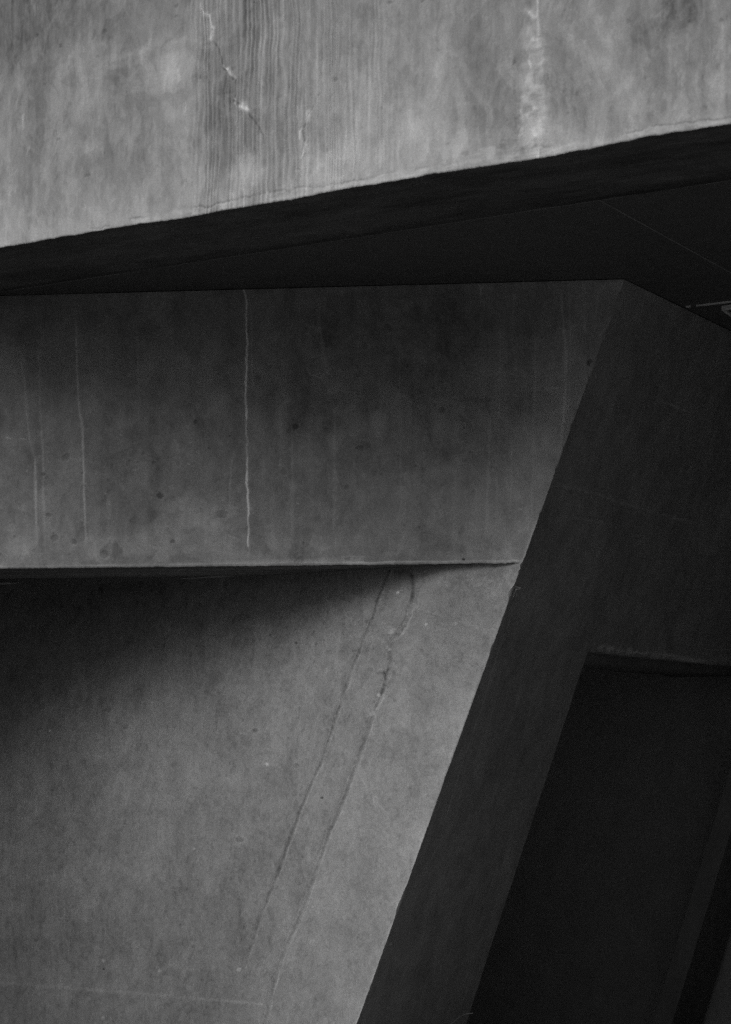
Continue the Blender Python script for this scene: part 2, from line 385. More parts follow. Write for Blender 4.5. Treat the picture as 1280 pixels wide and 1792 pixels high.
    Q[..., 2] = base[..., 2] * (1 - tt[:, None]) ** 2 + tgt * (1 - (1 - tt[:, None]) ** 2)
    UU, WW = np.meshgrid(us, tt * wid)
    Q[..., 2] += .0025 * fbm(UU * 3, WW * 6, 91, 4) * sst(0, .05, WW)
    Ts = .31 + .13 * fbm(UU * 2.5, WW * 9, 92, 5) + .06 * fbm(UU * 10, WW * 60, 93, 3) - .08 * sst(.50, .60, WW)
    st = (WW > .62); Ts = np.where(st, Ts * .7, Ts)  # shade of the underside put into the tone, deepest along the back edge
    mb.grid(Q - np.array(root.location), np.clip(Ts, .1, 1))
    # back, top and ends
    z0, z1 = FM.O[2], FM.P(0, vs[-1])[2]
    def c(u, d, z):
        p = FM.P(u, 0) - FM.n * d - np.array(root.location); p[2] = z - root.location[2]; return p
    a, b = us[0], us[-1]
    mb.quad(c(a, wid, z0), c(b, wid, z0), c(b, wid, z1), c(a, wid, z1))
    mb.quad(c(a, 0, z1), c(b, 0, z1), c(b, wid, z1), c(a, wid, z1))
    mb.quad(c(a, 0, z0), c(a, wid, z0), c(a, wid, z1), c(a, 0, z1)); mb.quad(c(b, 0, z0), c(b, wid, z0), c(b, wid, z1), c(b, 0, z1))
    mb.build('beam_body', M_BEAM, root)
    tag(root, 'pale board-marked concrete beam overhead with a ragged lower edge rising to the right', 'beam')
    return us[0], us[-1], z1
b_u0, b_u1, b_z1 = build_beam()

# ================================================================== OVERHANGING WALL (the middle band)
BAND_T = .56
def build_band():
    root = bpy.data.objects.new('overhanging_wall', None); S.collection.objects.link(root); root.location = FB.P(-1.5, E2[2] - FB.O[2])
    R = np.array(root.location)
    v0 = ZB - FB.O[2]; vs = np.arange(v0, 0.0, .0033); vs = np.append(vs, 0.0)
    cs = axis(0, 2.95, 0, 7.0, .0033, .25)
    zz = FB.O[2] + vs
    E = edge_pt(zz); ue = (E - FB.O).dot(FB.du)
    # the shear of the columns dies out away from the corner
    C = cs[None, :]; U = ue[:, None] - C; V = np.repeat(vs[:, None], len(cs), 1)
    def SK(p, wd, **k): return stroke(FB, U, V, p, wd, **k)
    def BL(*a, **k): return blob(FB, U, V, *a, **k)
    H = .002 * fbm(U * 2, V * 2, 5, 4) + .0006 * fbm(U * 14, V * 12, 6, 4)
    T = 1 + .09 * warp(FB, U, V, 2.2, 1.4, .5, .5, 11) + .09 * warp(FB, U, V, 9, 6, .6, .5, 12) + .04 * fbm(U * 26, V * 2.2, 13, 4) + .02 * fbm(U * 60, V * 5, 14, 3) + .05 * (sst(-.05, .3, warp(FB, U, V, 4, 5, 1.5, 1.5, 16)) - .4) + .05 * sst(.2, .5, warp(FB, U, V, 14, 14, 1.5, 1.5, 17)) - .06 * sst(.2, .5, warp(FB, U, V, 18, 12, 1.5, 1.5, 18)) - .08 * sst(.42, .75, fbm(U * 85, V * 75, 31, 3, .6)) + .07 * sst(.5, .8, fbm(U * 95, V * 95, 32, 3, .6)) + .16 * (1 - sst(v0 + .02, v0 + .26, V)) * sst(.0, .35, warp(FB, U, V, 7, 9, 1.5, 1.5, 19))
    k = warp(FB, U, V, 5, 4, 1.2, 1.2, 15); T -= .07 * sst(.12, .2, k)                      # damp patches with an outline
    # pale streaks of lime
    L = [([(34, 600), (44, 680), (50, 760), (60, 800), (63, 880), (66, 980)], 2.4, .14), ([(68, 580), (70, 700), (75, 780), (76, 870), (80, 985)], 2.4, .13), ([(62, 790), (64, 930)], 1.6, .12),
         ([(133, 530), (135, 640), (137, 700), (143, 735), (146, 800), (148, 880), (152, 975)], 1.9, .24), ([(146, 740), (147, 850)], 1.6, .18),
         ([(411, 786), (406, 810), (403, 850), (401, 900)], 1.5, .12), ([(490, 700), (491, 830)], 3, .06), ([(510, 760), (512, 950)], 3, .06), ([(556, 512), (560, 580), (566, 610), (572, 650)], 3, .10), ([(568, 512), (569, 560)], 2, .08),
         ([(585, 700), (586, 840), (584, 940)], 3, .10), ([(983, 492), (984, 540), (989, 590), (992, 640), (989, 700), (985, 745), (981, 790)], 2.0, .22), ([(986, 560), (990, 640), (987, 720)], 5, .07),
         ([(900, 497), (898, 560), (896, 610)], 1.6, .14), ([(1023, 494), (1024, 590)], 1.6, .08), ([(896, 760), (894, 900)], 1.4, .10), ([(437, 512), (440, 560), (442, 640), (443, 690)], 1.1, .18), ([(512, 770), (513, 860)], 2, .08), ([(885, 900), (885, 975)], 2, .08), ([(340, 560), (345, 700)], 2, .05), ([(996, 500), (1000, 620), (993, 740)], 1.4, .14), ([(938, 560), (934, 760), (930, 940)], 2, .10), ([(760, 520), (764, 700)], 2, .08), ([(858, 720), (852, 940)], 2.5, .10), ([(1048, 500), (1040, 580)], 1.5, .12), ([(700, 600), (702, 900)], 2, .06), ([(240, 540), (244, 760)], 2, .07), ([(876, 560), (872, 800)], 1.5, .10),
         ([(355, 760), (352, 900)], 2, .05), ([(190, 860), (193, 910)], 4, .07), ([(535, 640), (542, 655), (560, 660), (580, 645), (590, 640)], 1.2, .16), ([(548, 655), (570, 668), (578, 690)], 1.2, .12), ([(560, 640), (582, 660)], 1.2, .10)]
    for p, wd, a in L: T += a * 1.7 * SK(p, wd, seed=int(p[0][0]), fade=.12, wob=.6)
    for x, y0, y1, wd, a in ((341, 560, 760, 1.6, .10), (348, 530, 640, 1.6, .10), (354, 640, 840, 1.6, .10), (505, 740, 850, 8, .07), (520, 690, 800, 9, .08), (888, 520, 860, 2, .08), (895, 600, 760, 3, .08), (850, 510, 760, 3, .06), (925, 560, 800, 3, .06),
                             (1000, 500, 640, 3, .05), (930, 800, 960, 4, .05), (840, 880, 970, 6, .05), (600, 800, 920, 2, .06), (860, 500, 900, 2, .05), (180, 560, 800, 5, .03), (960, 620, 850, 2, .06), (1040, 520, 600, 2, .08)):
        T -= a * SK([(x, y0), (x + 3, (y0 + y1) / 2), (x + 1, y1)], wd, seed=x + 1, fade=.2, wob=.6)
    # hairline crack filled with white lime
    cr = SK([(428, 508), (431, 530), (430, 550), (432, 572), (433, 600), (432, 640), (430, 668), (430, 690), (432, 720), (431, 745), (433, 780), (433, 820), (431, 846), (434, 862), (435, 890), (435, 940), (434, 955)], 1.45, seed=77, wob=.9, vary=.25)
    T += 3.0 * cr * (.75 + .5 * fbm(V * 12, V * 0, 111, 4)); H += .0008 * cr
    T += .35 * SK([(435, 900), (435, 985)], 1.2, seed=78, fade=.2)
    # fine scratches
    for p, a in (([(680, 755), (735, 815)], .12), ([(760, 540), (785, 560)], .10), ([(700, 690), (745, 720)], .08), ([(395, 935), (420, 945)], .25), ([(10, 765), (18, 768)], .5), ([(35, 766), (45, 768)], .35), ([(210, 760), (214, 763)], .4), ([(328, 810), (331, 812)], .5),
                 ([(520, 880), (523, 881)], .4), ([(838, 497), (842, 503), (841, 515)], .6), ([(848, 499), (842, 506)], .5), ([(800, 560), (801, 565)], .2), ([(812, 740), (815, 745)], .45), ([(862, 820), (863, 823)], .4), ([(911, 890), (914, 891)], .7), ([(140, 705), (138, 710)], .4), ([(184, 863), (186, 864)], .5), ([(372, 800), (380, 805)], .1)):
        T += a * 1.2 * SK(p, 1.0, seed=int(p[0][0]) + 7, wob=1)
    # blow holes
    for x, y, r, d in ((280, 867, 6.5, .35), (95, 941, 8, .22), (131, 949, 5, .25), (86, 901, 4.5, .22), (303, 948, 4.5, .4), (390, 899, 9, .22), (197, 964, 17, .22), (183, 970, 9, .12), (517, 746, 6, .2), (638, 605, 6, .2), (631, 785, 6, .2), (775, 716, 6, .25),
                       (251, 793, 4, .15), (366, 784, 3, .25), (77, 829, 3.5, .25), (145, 828, 3, .2), (343, 738, 4, .15), (49, 627, 3.5, .2), (116, 800, 8, .2), (27, 939, 3, .2), (412, 885, 3, .2), (675, 575, 9, .16), (642, 640, 5, .1), (608, 852, 4, .2), (640, 780, 9, .12), (859, 700, 4, .15),
                       (858, 720, 3, .15), (830, 860, 4, .15), (812, 979, 2.5, .8), (524, 982, 8, .2), (611, 979, 5, .2), (498, 826, 6, .12), (453, 660, 5, .2), (432, 750, 3, .1), (270, 810, 4, .1), (184, 877, 4, .12)):
        k = BL(x, y, r, r * .85, seed=x, rough=.45, hard=.25); T -= d * k; H -= .0022 * k * min(1, r / 5)
        kk = BL(x, y, r * 1.35, r * 1.2, seed=x, rough=.45, hard=.3); T += .05 * (kk - k)
    rr = np.random.RandomState(8)
    for i in range(70):
        x, y = rr.uniform(0, 1000), rr.uniform(530, 975); r = rr.uniform(1.2, 2.8)
        k = BL(x, y, r, r, seed=i, rough=.4); T += rr.choice([-.18, -.25, .22]) * k
    # clouds of lime and damp
    for x, y, rx, ry, a in ((355, 905, 46, 32, .30), (345, 915, 24, 18, .08), (75, 940, 28, 20, .06), (240, 950, 150, 24, .12), (150, 965, 60, 20, .05), (290, 930, 40, 24, .06), (570, 665, 26, 22, .08), (515, 845, 14, 12, .12), (560, 950, 90, 20, .07), (130, 806, 20, 5, .12),
                            (830, 900, 70, 50, .05), (700, 960, 120, 22, .05), (240, 958, 20, 14, .08), (950, 700, 40, 80, .05), (675, 870, 60, 60, .03), (40, 955, 60, 20, .05), (840, 505, 25, 12, .08), (1070, 500, 20, 10, .25)):
        T += a * BL(x, y, rx, ry, seed=x, rough=.8, hard=.7)
    for x, y, rx, ry, a in ((540, 700, 36, 60, .06), (525, 770, 22, 60, .05), (690, 620, 110, 90, .06), (255, 745, 16, 30, .08), (560, 600, 20, 16, .08), (790, 640, 70, 120, .06), (655, 960, 40, 10, .05), (800, 960, 60, 12, .06), (350, 735, 14, 18, .08)):
        T -= a * BL(x, y, rx, ry, seed=x + 1, rough=.9, hard=.25)
    # trowelled lip along the bottom
    bx = lambda px: FB.uv(px, 980)[0]
    v = V - v0
    lw = .020 + .010 * fbm(U * 3, U * 0, 71, 4)
    k = (1 - sst(lw * .5, lw, v)) * (.55 + .6 * fbm(U * 8, v * 30, 72, 4)); T += .30 * k
    k = np.exp(-((v - .008 - .004 * fbm(U * 4, U * 0, 70, 3)) / .004) ** 2) * (.5 + .9 * np.clip(fbm(U * 5, U * 0, 73, 3), 0, 1)); T += .60 * k * (.5 + sst(bx(400), bx(600), U)); H += .0012 * k
    vv = .034 + .012 * np.sin(U * 5) + .006 * fbm(U * 6, U * 0, 74, 3)
    sheet = (1 - sst(vv, vv + .006, v)) * sst(bx(330), bx(480), U) * (1 - sst(bx(634), bx(642), U + .004 * fbm(v * 60, v, 75, 2))); T += .20 * sheet * (1 + .3 * fbm(U * 4, v * 120, 76, 3))
    T += .06 * np.exp(-((V + .018) / .014) ** 2) * (1 + fbm(U * 5, V * 10, 78, 3))
    # the corner: knocked pale in places
    dc = C + 0 * V
    kn = np.exp(-(dc / .010) ** 2) * np.clip(fbm(V * 9, V * 0, 79, 4) + .15, 0, 1); T += .35 * kn
    T += .6 * np.exp(-(dc / .006) ** 2) * (1 - sst(.0, .05, v)) + .30 * np.exp(-((dc - .006) / .006) ** 2) * (1 - sst(.05, .28, v))
    k = BL(1036, 634, 8, 6, seed=4, rough=.5, hard=.2); T -= .45 * k; H -= .006 * k
    k = SK([(1086, 510), (1076, 545), (1062, 580)], 1.6, seed=41, wob=1.4); T -= .35 * k; H -= .002 * k
    # roll the bottom arris
    H -= np.exp(-(v / .004) ** 2) * .003
    H -= np.exp(-(C / .004) ** 2) * .0
    H[:, 0] = 0
    jag = .0026 * fbm(U[0] * 16, U[0] * 0, 80, 6, .7)
    Vg = V + jag[None, :] * (1 - sst(0, .05, v))
    P = FB.P(U, Vg, H); P[:, 0, :] = E
    T = 1 + (T - 1) * np.where(T > 1.6, 1.0, 1.45)
    T += .30 * (1 - sst(0, .55, C + .05 * fbm(U * 4, V * 2, 99, 3))) * (1 - sst(.3, 1.0, v)) + .35 * (1 - sst(0, .32, C + .03 * fbm(U * 9, V * 4, 99, 3))) + .12 * sst(-.5, 0, V)  # missing light near the corner and ceiling put into the tone
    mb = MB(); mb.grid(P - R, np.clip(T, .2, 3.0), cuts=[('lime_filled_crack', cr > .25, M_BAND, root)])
    # underside, with the joint line of its form
    m = 40; tt = np.linspace(0, 1, m); Q = P[0][None] - (FB.n * BAND_T)[None, None, :] * tt[:, None, None]
    Q[..., 2] = P[0][None, :, 2] * (1 - tt[:, None]) + ZB * tt[:, None]
    UU, WW = np.meshgrid(U[0], tt * BAND_T)
    Ts = .62 + .2 * fbm(UU * 1.4, WW * 22, 84, 4) + .14 * sst(.25, .5, WW) - .25 * np.exp(-((WW - .04) / .03) ** 2)
    mb.grid(Q - R, np.clip(Ts, .1, 1.2))
    a, b = U[0, -1], U[0, 0]
    def c(u, d, z):
        p = FB.P(u, 0) - FB.n * d; p[2] = z; return p - R
    mb.quad(c(a, BAND_T, ZB), c(b, BAND_T, ZB), c(b, BAND_T, ZC), c(a, BAND_T, ZC), .4)
    mb.quad(c(a, 0, ZB), c(a, BAND_T, ZB), c(a, BAND_T, ZC), c(a, 0, ZC))
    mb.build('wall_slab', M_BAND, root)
    tag(root, 'mid-grey concrete wall band under the ceiling with a white hairline crack running down it', 'wall')
build_band()

# ================================================================== RECESSED WALL (lower, pale)
def build_low():
    root = bpy.data.objects.new('recessed_wall', None); S.collection.objects.link(root)
    zs = np.concatenate([[0.0, .17], np.arange(.34, ZB, .0038), [ZB]])
    root.location = (E2[0] - 1, E2[1] + .7, 0); R = np.array(root.location)
    cs = axis(0, 3.35, 0, 8.0, .0038, .25)
    E = edge_pt(zs); ue = (E - FL.O).dot(FL.du); ve = (E - FL.O).dot(FL.dv)
    U = ue[:, None] - cs[None, :]; V = np.repeat(ve[:, None], len(cs), 1); C = np.repeat(cs[None, :], len(zs), 0)
    # near the corner the face swings out almost flush with the band above
    swing = .10 * sst(0, .35, C) * (1 - .35 * sst(.5, 1.3, C)) * (1 - sst(1.8, 3.3, C)) * sst(-1.9, -.1, V)
    D = FL.P(U, V, swing) - CAM; t_ = ((FL.O - CAM) @ FL.n) / (D @ FL.n)
    Q_ = CAM + D * t_[..., None] - FL.O; UF = Q_ @ FL.du; VF = Q_ @ FL.dv
    def SK(p, wd, **k): return stroke(FL, UF, VF, p, wd, **k)
    def BL(*a, **k): return blob(FL, UF, VF, *a, **k)
    H = .004 * fbm(U * 1.5, V * 1.5, 5, 3) + .0007 * fbm(U * 12, V * 12, 6, 4)
    T = 1 + .05 * warp(FL, U, V, 1.8, 1.4, .5, .5, 21) + .05 * warp(FL, U, V, 7, 6, .7, .7, 22) + .055 * fbm(U * 26, V * 20, 23, 6, .7) - .10 * sst(.42, .75, fbm(U * 85, V * 75, 31, 3, .6)) + .07 * sst(.5, .8, fbm(U * 95, V * 95, 32, 3, .6)) - .07 * sst(.30, .42, warp(FL, U, V, 32, 26, 2, 2, 33)) + .05 * fbm(U * 60, V * 50, 24, 3) + .06 * (sst(-.1, .35, warp(FL, U, V, 4, 3, 1.2, 1.2, 29)) - .5) - .05 * sst(.25, .5, warp(FL, U, V, 16, 9, 1.5, 1.5, 30))
    # brushed trowel strokes, swinging a little
    a = .22; tx, ty = U * math.cos(a) + V * math.sin(a), -U * math.sin(a) + V * math.cos(a)
    br = fbm(tx * 70 + .4 * fbm(tx * 3, ty * 3, 2, 2), ty * 5, 25, 4)
    zone = sst(.0, .5, fbm(U * 1.7, V * 1.3, 26, 3) + .15); T += .045 * br * zone; H += .00025 * br * zone
    a = -.38; tx, ty = U * math.cos(a) + V * math.sin(a), -U * math.sin(a) + V * math.cos(a)
    br = fbm(tx * 80, ty * 4, 27, 4); z2 = sst(.1, .5, fbm(U * 1.9 + 5, V * 1.6, 28, 3)); T += .04 * br * z2
    for x, y, rx, ry, k in ((250, 1480, 60, 80, .06), (215, 1350, 70, 120, .10), (190, 1270, 50, 60, .06), (560, 1120, 60, 60, .05), (800, 1240, 50, 50, .06), (740, 1420, 60, 40, .05), (700, 1500, 40, 40, .05), (300, 1350, 70, 50, .04), (770, 1230, 60, 40, .07), (790, 1140, 50, 30, .05), (840, 1050, 30, 40, .06)):
        T += k * BL(x, y, rx, ry, seed=x, rough=.9, hard=.7)
    for x, y, rx, ry, k in ((60, 1640, 90, 80, .06), (700, 1300, 30, 40, .05), (520, 1500, 50, 80, .04), (640, 1670, 30, 60, .07), (720, 1560, 30, 50, .05), (120, 1430, 60, 60, .06), (345, 1310, 30, 30, .04), (850, 1170, 22, 30, .06), (620, 1280, 30, 40, .04)):
        T -= k * BL(x, y, rx, ry, seed=x, rough=.9, hard=.7)
    # left seam: a narrow filled crack
    s1 = [(684, 1000), (676, 1016), (665, 1040), (655, 1072), (645, 1095), (636, 1120), (624, 1148), (612, 1178), (603, 1205), (596, 1228), (584, 1266), (570, 1308), (557, 1345), (545, 1372), (533, 1402), (524, 1424), (514, 1452), (500, 1490), (486, 1530), (475, 1558), (460, 1592), (448, 1625), (438, 1656), (427, 1692)]
    k = SK(s1, 2.6, seed=51, wob=.9, vary=.45); fadeb = sst(ve[0] * 0 + FL.uv(440, 1640)[1], FL.uv(500, 1480)[1], V)
    T -= .22 * k * (.32 + .68 * fadeb); H += .0026 * k
    up = sst(FL.uv(620, 1160)[1], FL.uv(660, 1060)[1], V); T -= .22 * k * up
    k2 = SK([(x + 4.5, y + 1) for x, y in s1], 1.5, seed=51, wob=1.2, vary=.9); T += .15 * k2; H -= .0012 * k2
    k2 = SK([(x - 4, y) for x, y in s1], 1.2, seed=53, wob=1.6, vary=.9); T -= .10 * k2; H -= .0010 * k2
    # right seam: wider, crusted near the top
    s2 = [(722, 1004), (724, 1024), (722, 1042), (717, 1060), (711, 1080), (702, 1096), (692, 1110), (684, 1130), (683, 1150), (680, 1172), (668, 1210), (657, 1238), (646, 1268), (636, 1300), (626, 1330), (613, 1366), (605, 1388), (592, 1420), (578, 1452), (567, 1482), (557, 1510), (545, 1545), (536, 1576), (520, 1612), (508, 1636), (494, 1668), (484, 1700), (474, 1740), (466, 1775), (458, 1800)]
    k = SK(s2, 3.0, seed=61, wob=1.2, vary=.5); T -= .18 * k * (.45 + .55 * sst(FL.uv(560, 1640)[1], FL.uv(560, 1440)[1], V)); H += .0034 * k
    T -= .07 * SK(s2[13:20], 6, seed=66, wob=1.0, vary=.3, fade=.2)
    k2 = SK([(x + 5.5, y + 2) for x, y in s2[8:]], 1.3, seed=62, wob=1.2, vary=.9); T += .18 * k2; H -= .0016 * k2
    k2 = SK([(x - 5, y) for x, y in s2[8:]], 1.2, seed=63, wob=1.4, vary=.8); T -= .10 * k2; H -= .0016 * k2
    crust = SK(s2[2:11], 10, seed=64, wob=4, vary=.7)
    cn = fbm(U * 60, V * 60, 65, 4); T += crust * (.20 * cn - .05); H += crust * .003 * (1 + cn)
    k = SK([(729, 1062), (722, 1070), (718, 1085), (712, 1098), (700, 1112), (690, 1122)], 1.5, seed=67, wob=2, vary=.9); T += .34 * k; H += .001 * k
    k = SK([(706, 1062), (700, 1080), (696, 1090), (690, 1100)], 1.5, seed=68, wob=2, vary=.9); T -= .16 * k
    T -= .24 * SK([(690, 1002), (710, 1003), (722, 1010), (724, 1040), (722, 1052)], 4.2, seed=69, wob=2, vary=.5)
    T -= .10 * BL(716, 1008, 22, 12, seed=3, rough=.8)
    k = SK([(745, 996), (738, 1022), (731, 1042), (728, 1062)], 1.4, seed=70, wob=1.6); T -= .18 * k; H -= .001 * k
    for x, y, r, a in ((697, 1037, 2.4, .7), (705, 1033, 1.4, .5), (746, 1093, 2.6, .7), (690, 1105, 7, .22), (682, 1103, 8, .14), (684, 1138, 3, .5), (663, 1217, 3, .6), (655, 1240, 7, .14), (652, 1250, 5, .2), (280, 1699, 3.6, .35), (277, 1693, 3, .3), (419, 1697, 3.8, .4), (182, 1682, 3, .3), (182, 1782, 3, .3), (468, 1338, 3, .6), (422, 1284, 2, .3),
                       (340, 1486, 2.4, .4), (204, 1716, 1.6, .35), (101, 1440, 3, .16), (548, 1588, 2, .25), (744, 1734, 3, .2), (683, 1760, 3, .2), (496, 1556, 3, .16), (800, 1092, 3, .4), (744, 1000, 2, .3), (88, 1279, 2, .4)):
        k = BL(x, y, r, r * .9, seed=x, rough=.5); T += a * k; H += .002 * k
    k = SK([(730, 1064), (760, 1074), (800, 1086), (840, 1100), (872, 1118)], 1.8, seed=71, wob=1, vary=.5); T += .10 * k; H += .0006 * k
    k = SK([(805, 1070), (812, 1040)], 1.0, seed=72, wob=1); T += .14 * k
    k = SK([(410, 1088), (440, 1094), (470, 1096)], 1.4, seed=73, wob=1, fade=.3); T += .16 * k
    k = SK([(480, 1130), (500, 1128)], 1.4, seed=74, wob=1, fade=.2); T += .14 * k
    k = SK([(92, 1607), (175, 1608)], 1.2, seed=75, wob=.7, fade=.2); T += .08 * k
    k = SK([(455, 1340), (470, 1334)], 1.2, seed=76, wob=1); T += .12 * k
    k = SK([(280, 1420), (284, 1440), (286, 1475), (290, 1500)], 1.5, seed=76, wob=.8, fade=.2); T += .12 * k
    k = SK([(610, 1500), (620, 1470), (626, 1450)], 1.5, seed=176, wob=.8, fade=.2); T += .10 * k
    k = SK([(160, 1395), (170, 1432)], 1.5, seed=177, wob=.8, fade=.2); T += .06 * k
    for i, x in enumerate((262, 268, 290, 296, 303)):
        T -= .06 * SK([(x, 1480 - 8 * i), (x + 6, 1510 - 6 * i), (x + 8, 1560 - 9 * i)], 2, seed=300 + i, fade=.3)
        T += .05 * SK([(x - 40 + i * 3, 1200 + 6 * i), (x - 34 + 4 * i, 1290)], 2, seed=310 + i, fade=.3)
    seam1 = SK(s1, 3.2, seed=51, wob=.9, vary=.3) > .3; seam2 = np.maximum(SK(s2, 3.6, seed=61, wob=1.2, vary=.3), SK(s2[2:11], 8, seed=64, wob=3, vary=.5)) > .3
    # faint step left by a board joint near the foot
    ln = [(-60, 1718), (0, 1721), (60, 1724), (110, 1727), (180, 1734), (260, 1740), (340, 1747), (460, 1757)]
    k = SK(ln, 2.2, seed=77, wob=.4, vary=.3); T += .18 * k * (.7 + .6 * fbm(U * 3, V * 0, 98, 3)); H += .001 * k
    q = [FL.uv(*p) for p in ln]; vl = np.interp(U[:, :], [a[0] for a in q], [a[1] for a in q])
    below = (1 - sst(-.012, .002, V - vl)) * (1 - sst(FL.uv(455, 1757)[0], FL.uv(470, 1757)[0], U)); H += .0025 * below; T -= .03 * below
    # pock marks
    rr = np.random.RandomState(4)
    for i in range(260):
        x = 380 + 300 * rr.rand() ** .8; y = 1030 + abs(rr.randn()) * 80; r = rr.uniform(.9, 1.9)
        if x > 900 - (y - 985) * .36: continue
        k = BL(x, y, r * rr.uniform(.7, 1.6), r, seed=i, rough=.6); T -= rr.uniform(.05, .17) * k; H -= .0008 * k
    for i in range(190):
        x = rr.uniform(0, 860); y = rr.uniform(1050, 1792); r = rr.uniform(1.0, 2.4)
        if x > 880 - (y - 985) * .36: continue
        k = BL(x, y, r, r * rr.uniform(.7, 2), seed=i, rough=.6); T += rr.choice([-.05, -.07, -.12, .07]) * k
    for x, y, r, d in ((447, 1278, 5, .16), (518, 1340, 5, .14), (420, 1470, 6, .22), (221, 1273, 5, .1), (189, 1242, 5, .12), (838, 1168, 9, .08), (564, 1397, 2.2, .6), (182, 1696, 1.8, .5), (518, 1125, 2.4, .4), (395, 1020, 5, .1), (870, 990, 6, .10)):
        k = BL(x, y, r, r * .8, seed=x, rough=.5, hard=.25); T -= d * k; H -= .003 * k
        T += .07 * (BL(x, y, r * 2.2, r * 1.8, seed=x, rough=.5, hard=.5) - k)
    # flaking near the top corner, shade under the overhang put into the tone
    k = BL(826, 1018, 46, 20, seed=12, rough=.9, hard=.6); fl = fbm(U * 45, V * 45, 91, 5, .65); T += k * .28 * np.clip(fl + .1, -.3, 1); H += k * .0012 * fl
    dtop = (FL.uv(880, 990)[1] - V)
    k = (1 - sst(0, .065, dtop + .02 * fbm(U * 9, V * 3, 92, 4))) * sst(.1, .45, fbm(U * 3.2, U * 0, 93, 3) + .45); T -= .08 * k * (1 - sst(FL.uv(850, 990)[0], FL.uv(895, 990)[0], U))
    # brighter light towards the corner put into the tone; arris worn pale
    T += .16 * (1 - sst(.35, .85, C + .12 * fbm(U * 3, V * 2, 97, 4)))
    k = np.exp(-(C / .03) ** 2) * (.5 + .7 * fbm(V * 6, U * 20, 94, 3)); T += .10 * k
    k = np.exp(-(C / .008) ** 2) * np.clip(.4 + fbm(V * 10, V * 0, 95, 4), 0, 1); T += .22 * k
    k = SK([(893, 1000), (890, 1015), (897, 1030)], 4, seed=96, wob=2); T += .14 * k
    H += swing
    T = 1 + (T - 1) * 1.55
    H[:, 0] = 0
    P = FL.P(U, V, H); P[:, 0, :] = E
    mb = MB(); mb.grid(P - R, np.clip(T, .25, 3), cuts=[('filled_crack', seam1, M_LOW, root), ('filled_crack', seam2, M_LOW, root)])
    # the same wall carries on up behind the slab
    bk = (.09 * (1 - sst(.8, 1.5, cs[1:])))[:, None] * np.array([0, 1.0, 0]); vt = FL.dv / FL.dv[2]
    Z = np.stack([P[-1, 1:], P[-1, 1:] + bk * .5 + vt * .01, P[-1, 1:] + bk + vt * (ZC - ZB - .01)]); mb.grid(Z - R, np.full(Z.shape[:2], .9))
    mb.build('wall_face', M_LOW, root)
    # bead of pale mortar where wall meets the slab's underside
    def bead(name, pts, r, mat, tone):
        vs = []; fs = []; n = 6
        for i, p in enumerate(pts):
            rr_ = r * (.6 + .6 * vn(i * .37, 0.0, 3)) * min(1, i / 4 + .2, (len(pts) - 1 - i) / 4 + .2)
            for j in range(n):
                a = 2 * math.pi * j / n; vs.append(p + np.array([0, math.cos(a), math.sin(a)]) * rr_ - R)
        for i in range(len(pts) - 1):
            for j in range(n): fs.append((i * n + j, i * n + (j + 1) % n, (i + 1) * n + (j + 1) % n, (i + 1) * n + j))
        return mesh_obj(name, vs, fs, mat, np.full(len(vs), tone), np.full(len(fs), True), root)
    u0, u1 = FL.uv(330, 1012)[0], FL.uv(850, 988)[0]
    cc = ue[-1] - np.linspace(u0, u1, 60)
    line = [FL.P(u, ve[-1], .10 * sst(0, .35, c) * (1 - .35 * sst(.5, 1.3, c)) * (1 - sst(1.8, 3.3, c))) + np.array([0, -.004, -.0015]) for u, c in zip(np.linspace(u0, u1, 60), cc)]
    bead('mortar_bead', line, .0040, M_SEAL, 1.5)
    pl = [FL.P(*FL.uv(px, py), .004) for px, py in [(-900, 1026), (-300, 1023), (0, 1021), (120, 1020), (190, 1018.5), (240, 1017), (285, 1016.5)]]
    out = []
    for a, b in zip(pl[:-1], pl[1:]):
        for t in np.linspace(0, 1, 9)[:-1]: out.append(a + (b - a) * t)
    bead('mortar_bead', out, .0065, M_SEAL, 1.7)
    tag(root, 'large pale concrete lower wall with two slanting filled cracks, set back under the band', 'wall')
build_low()

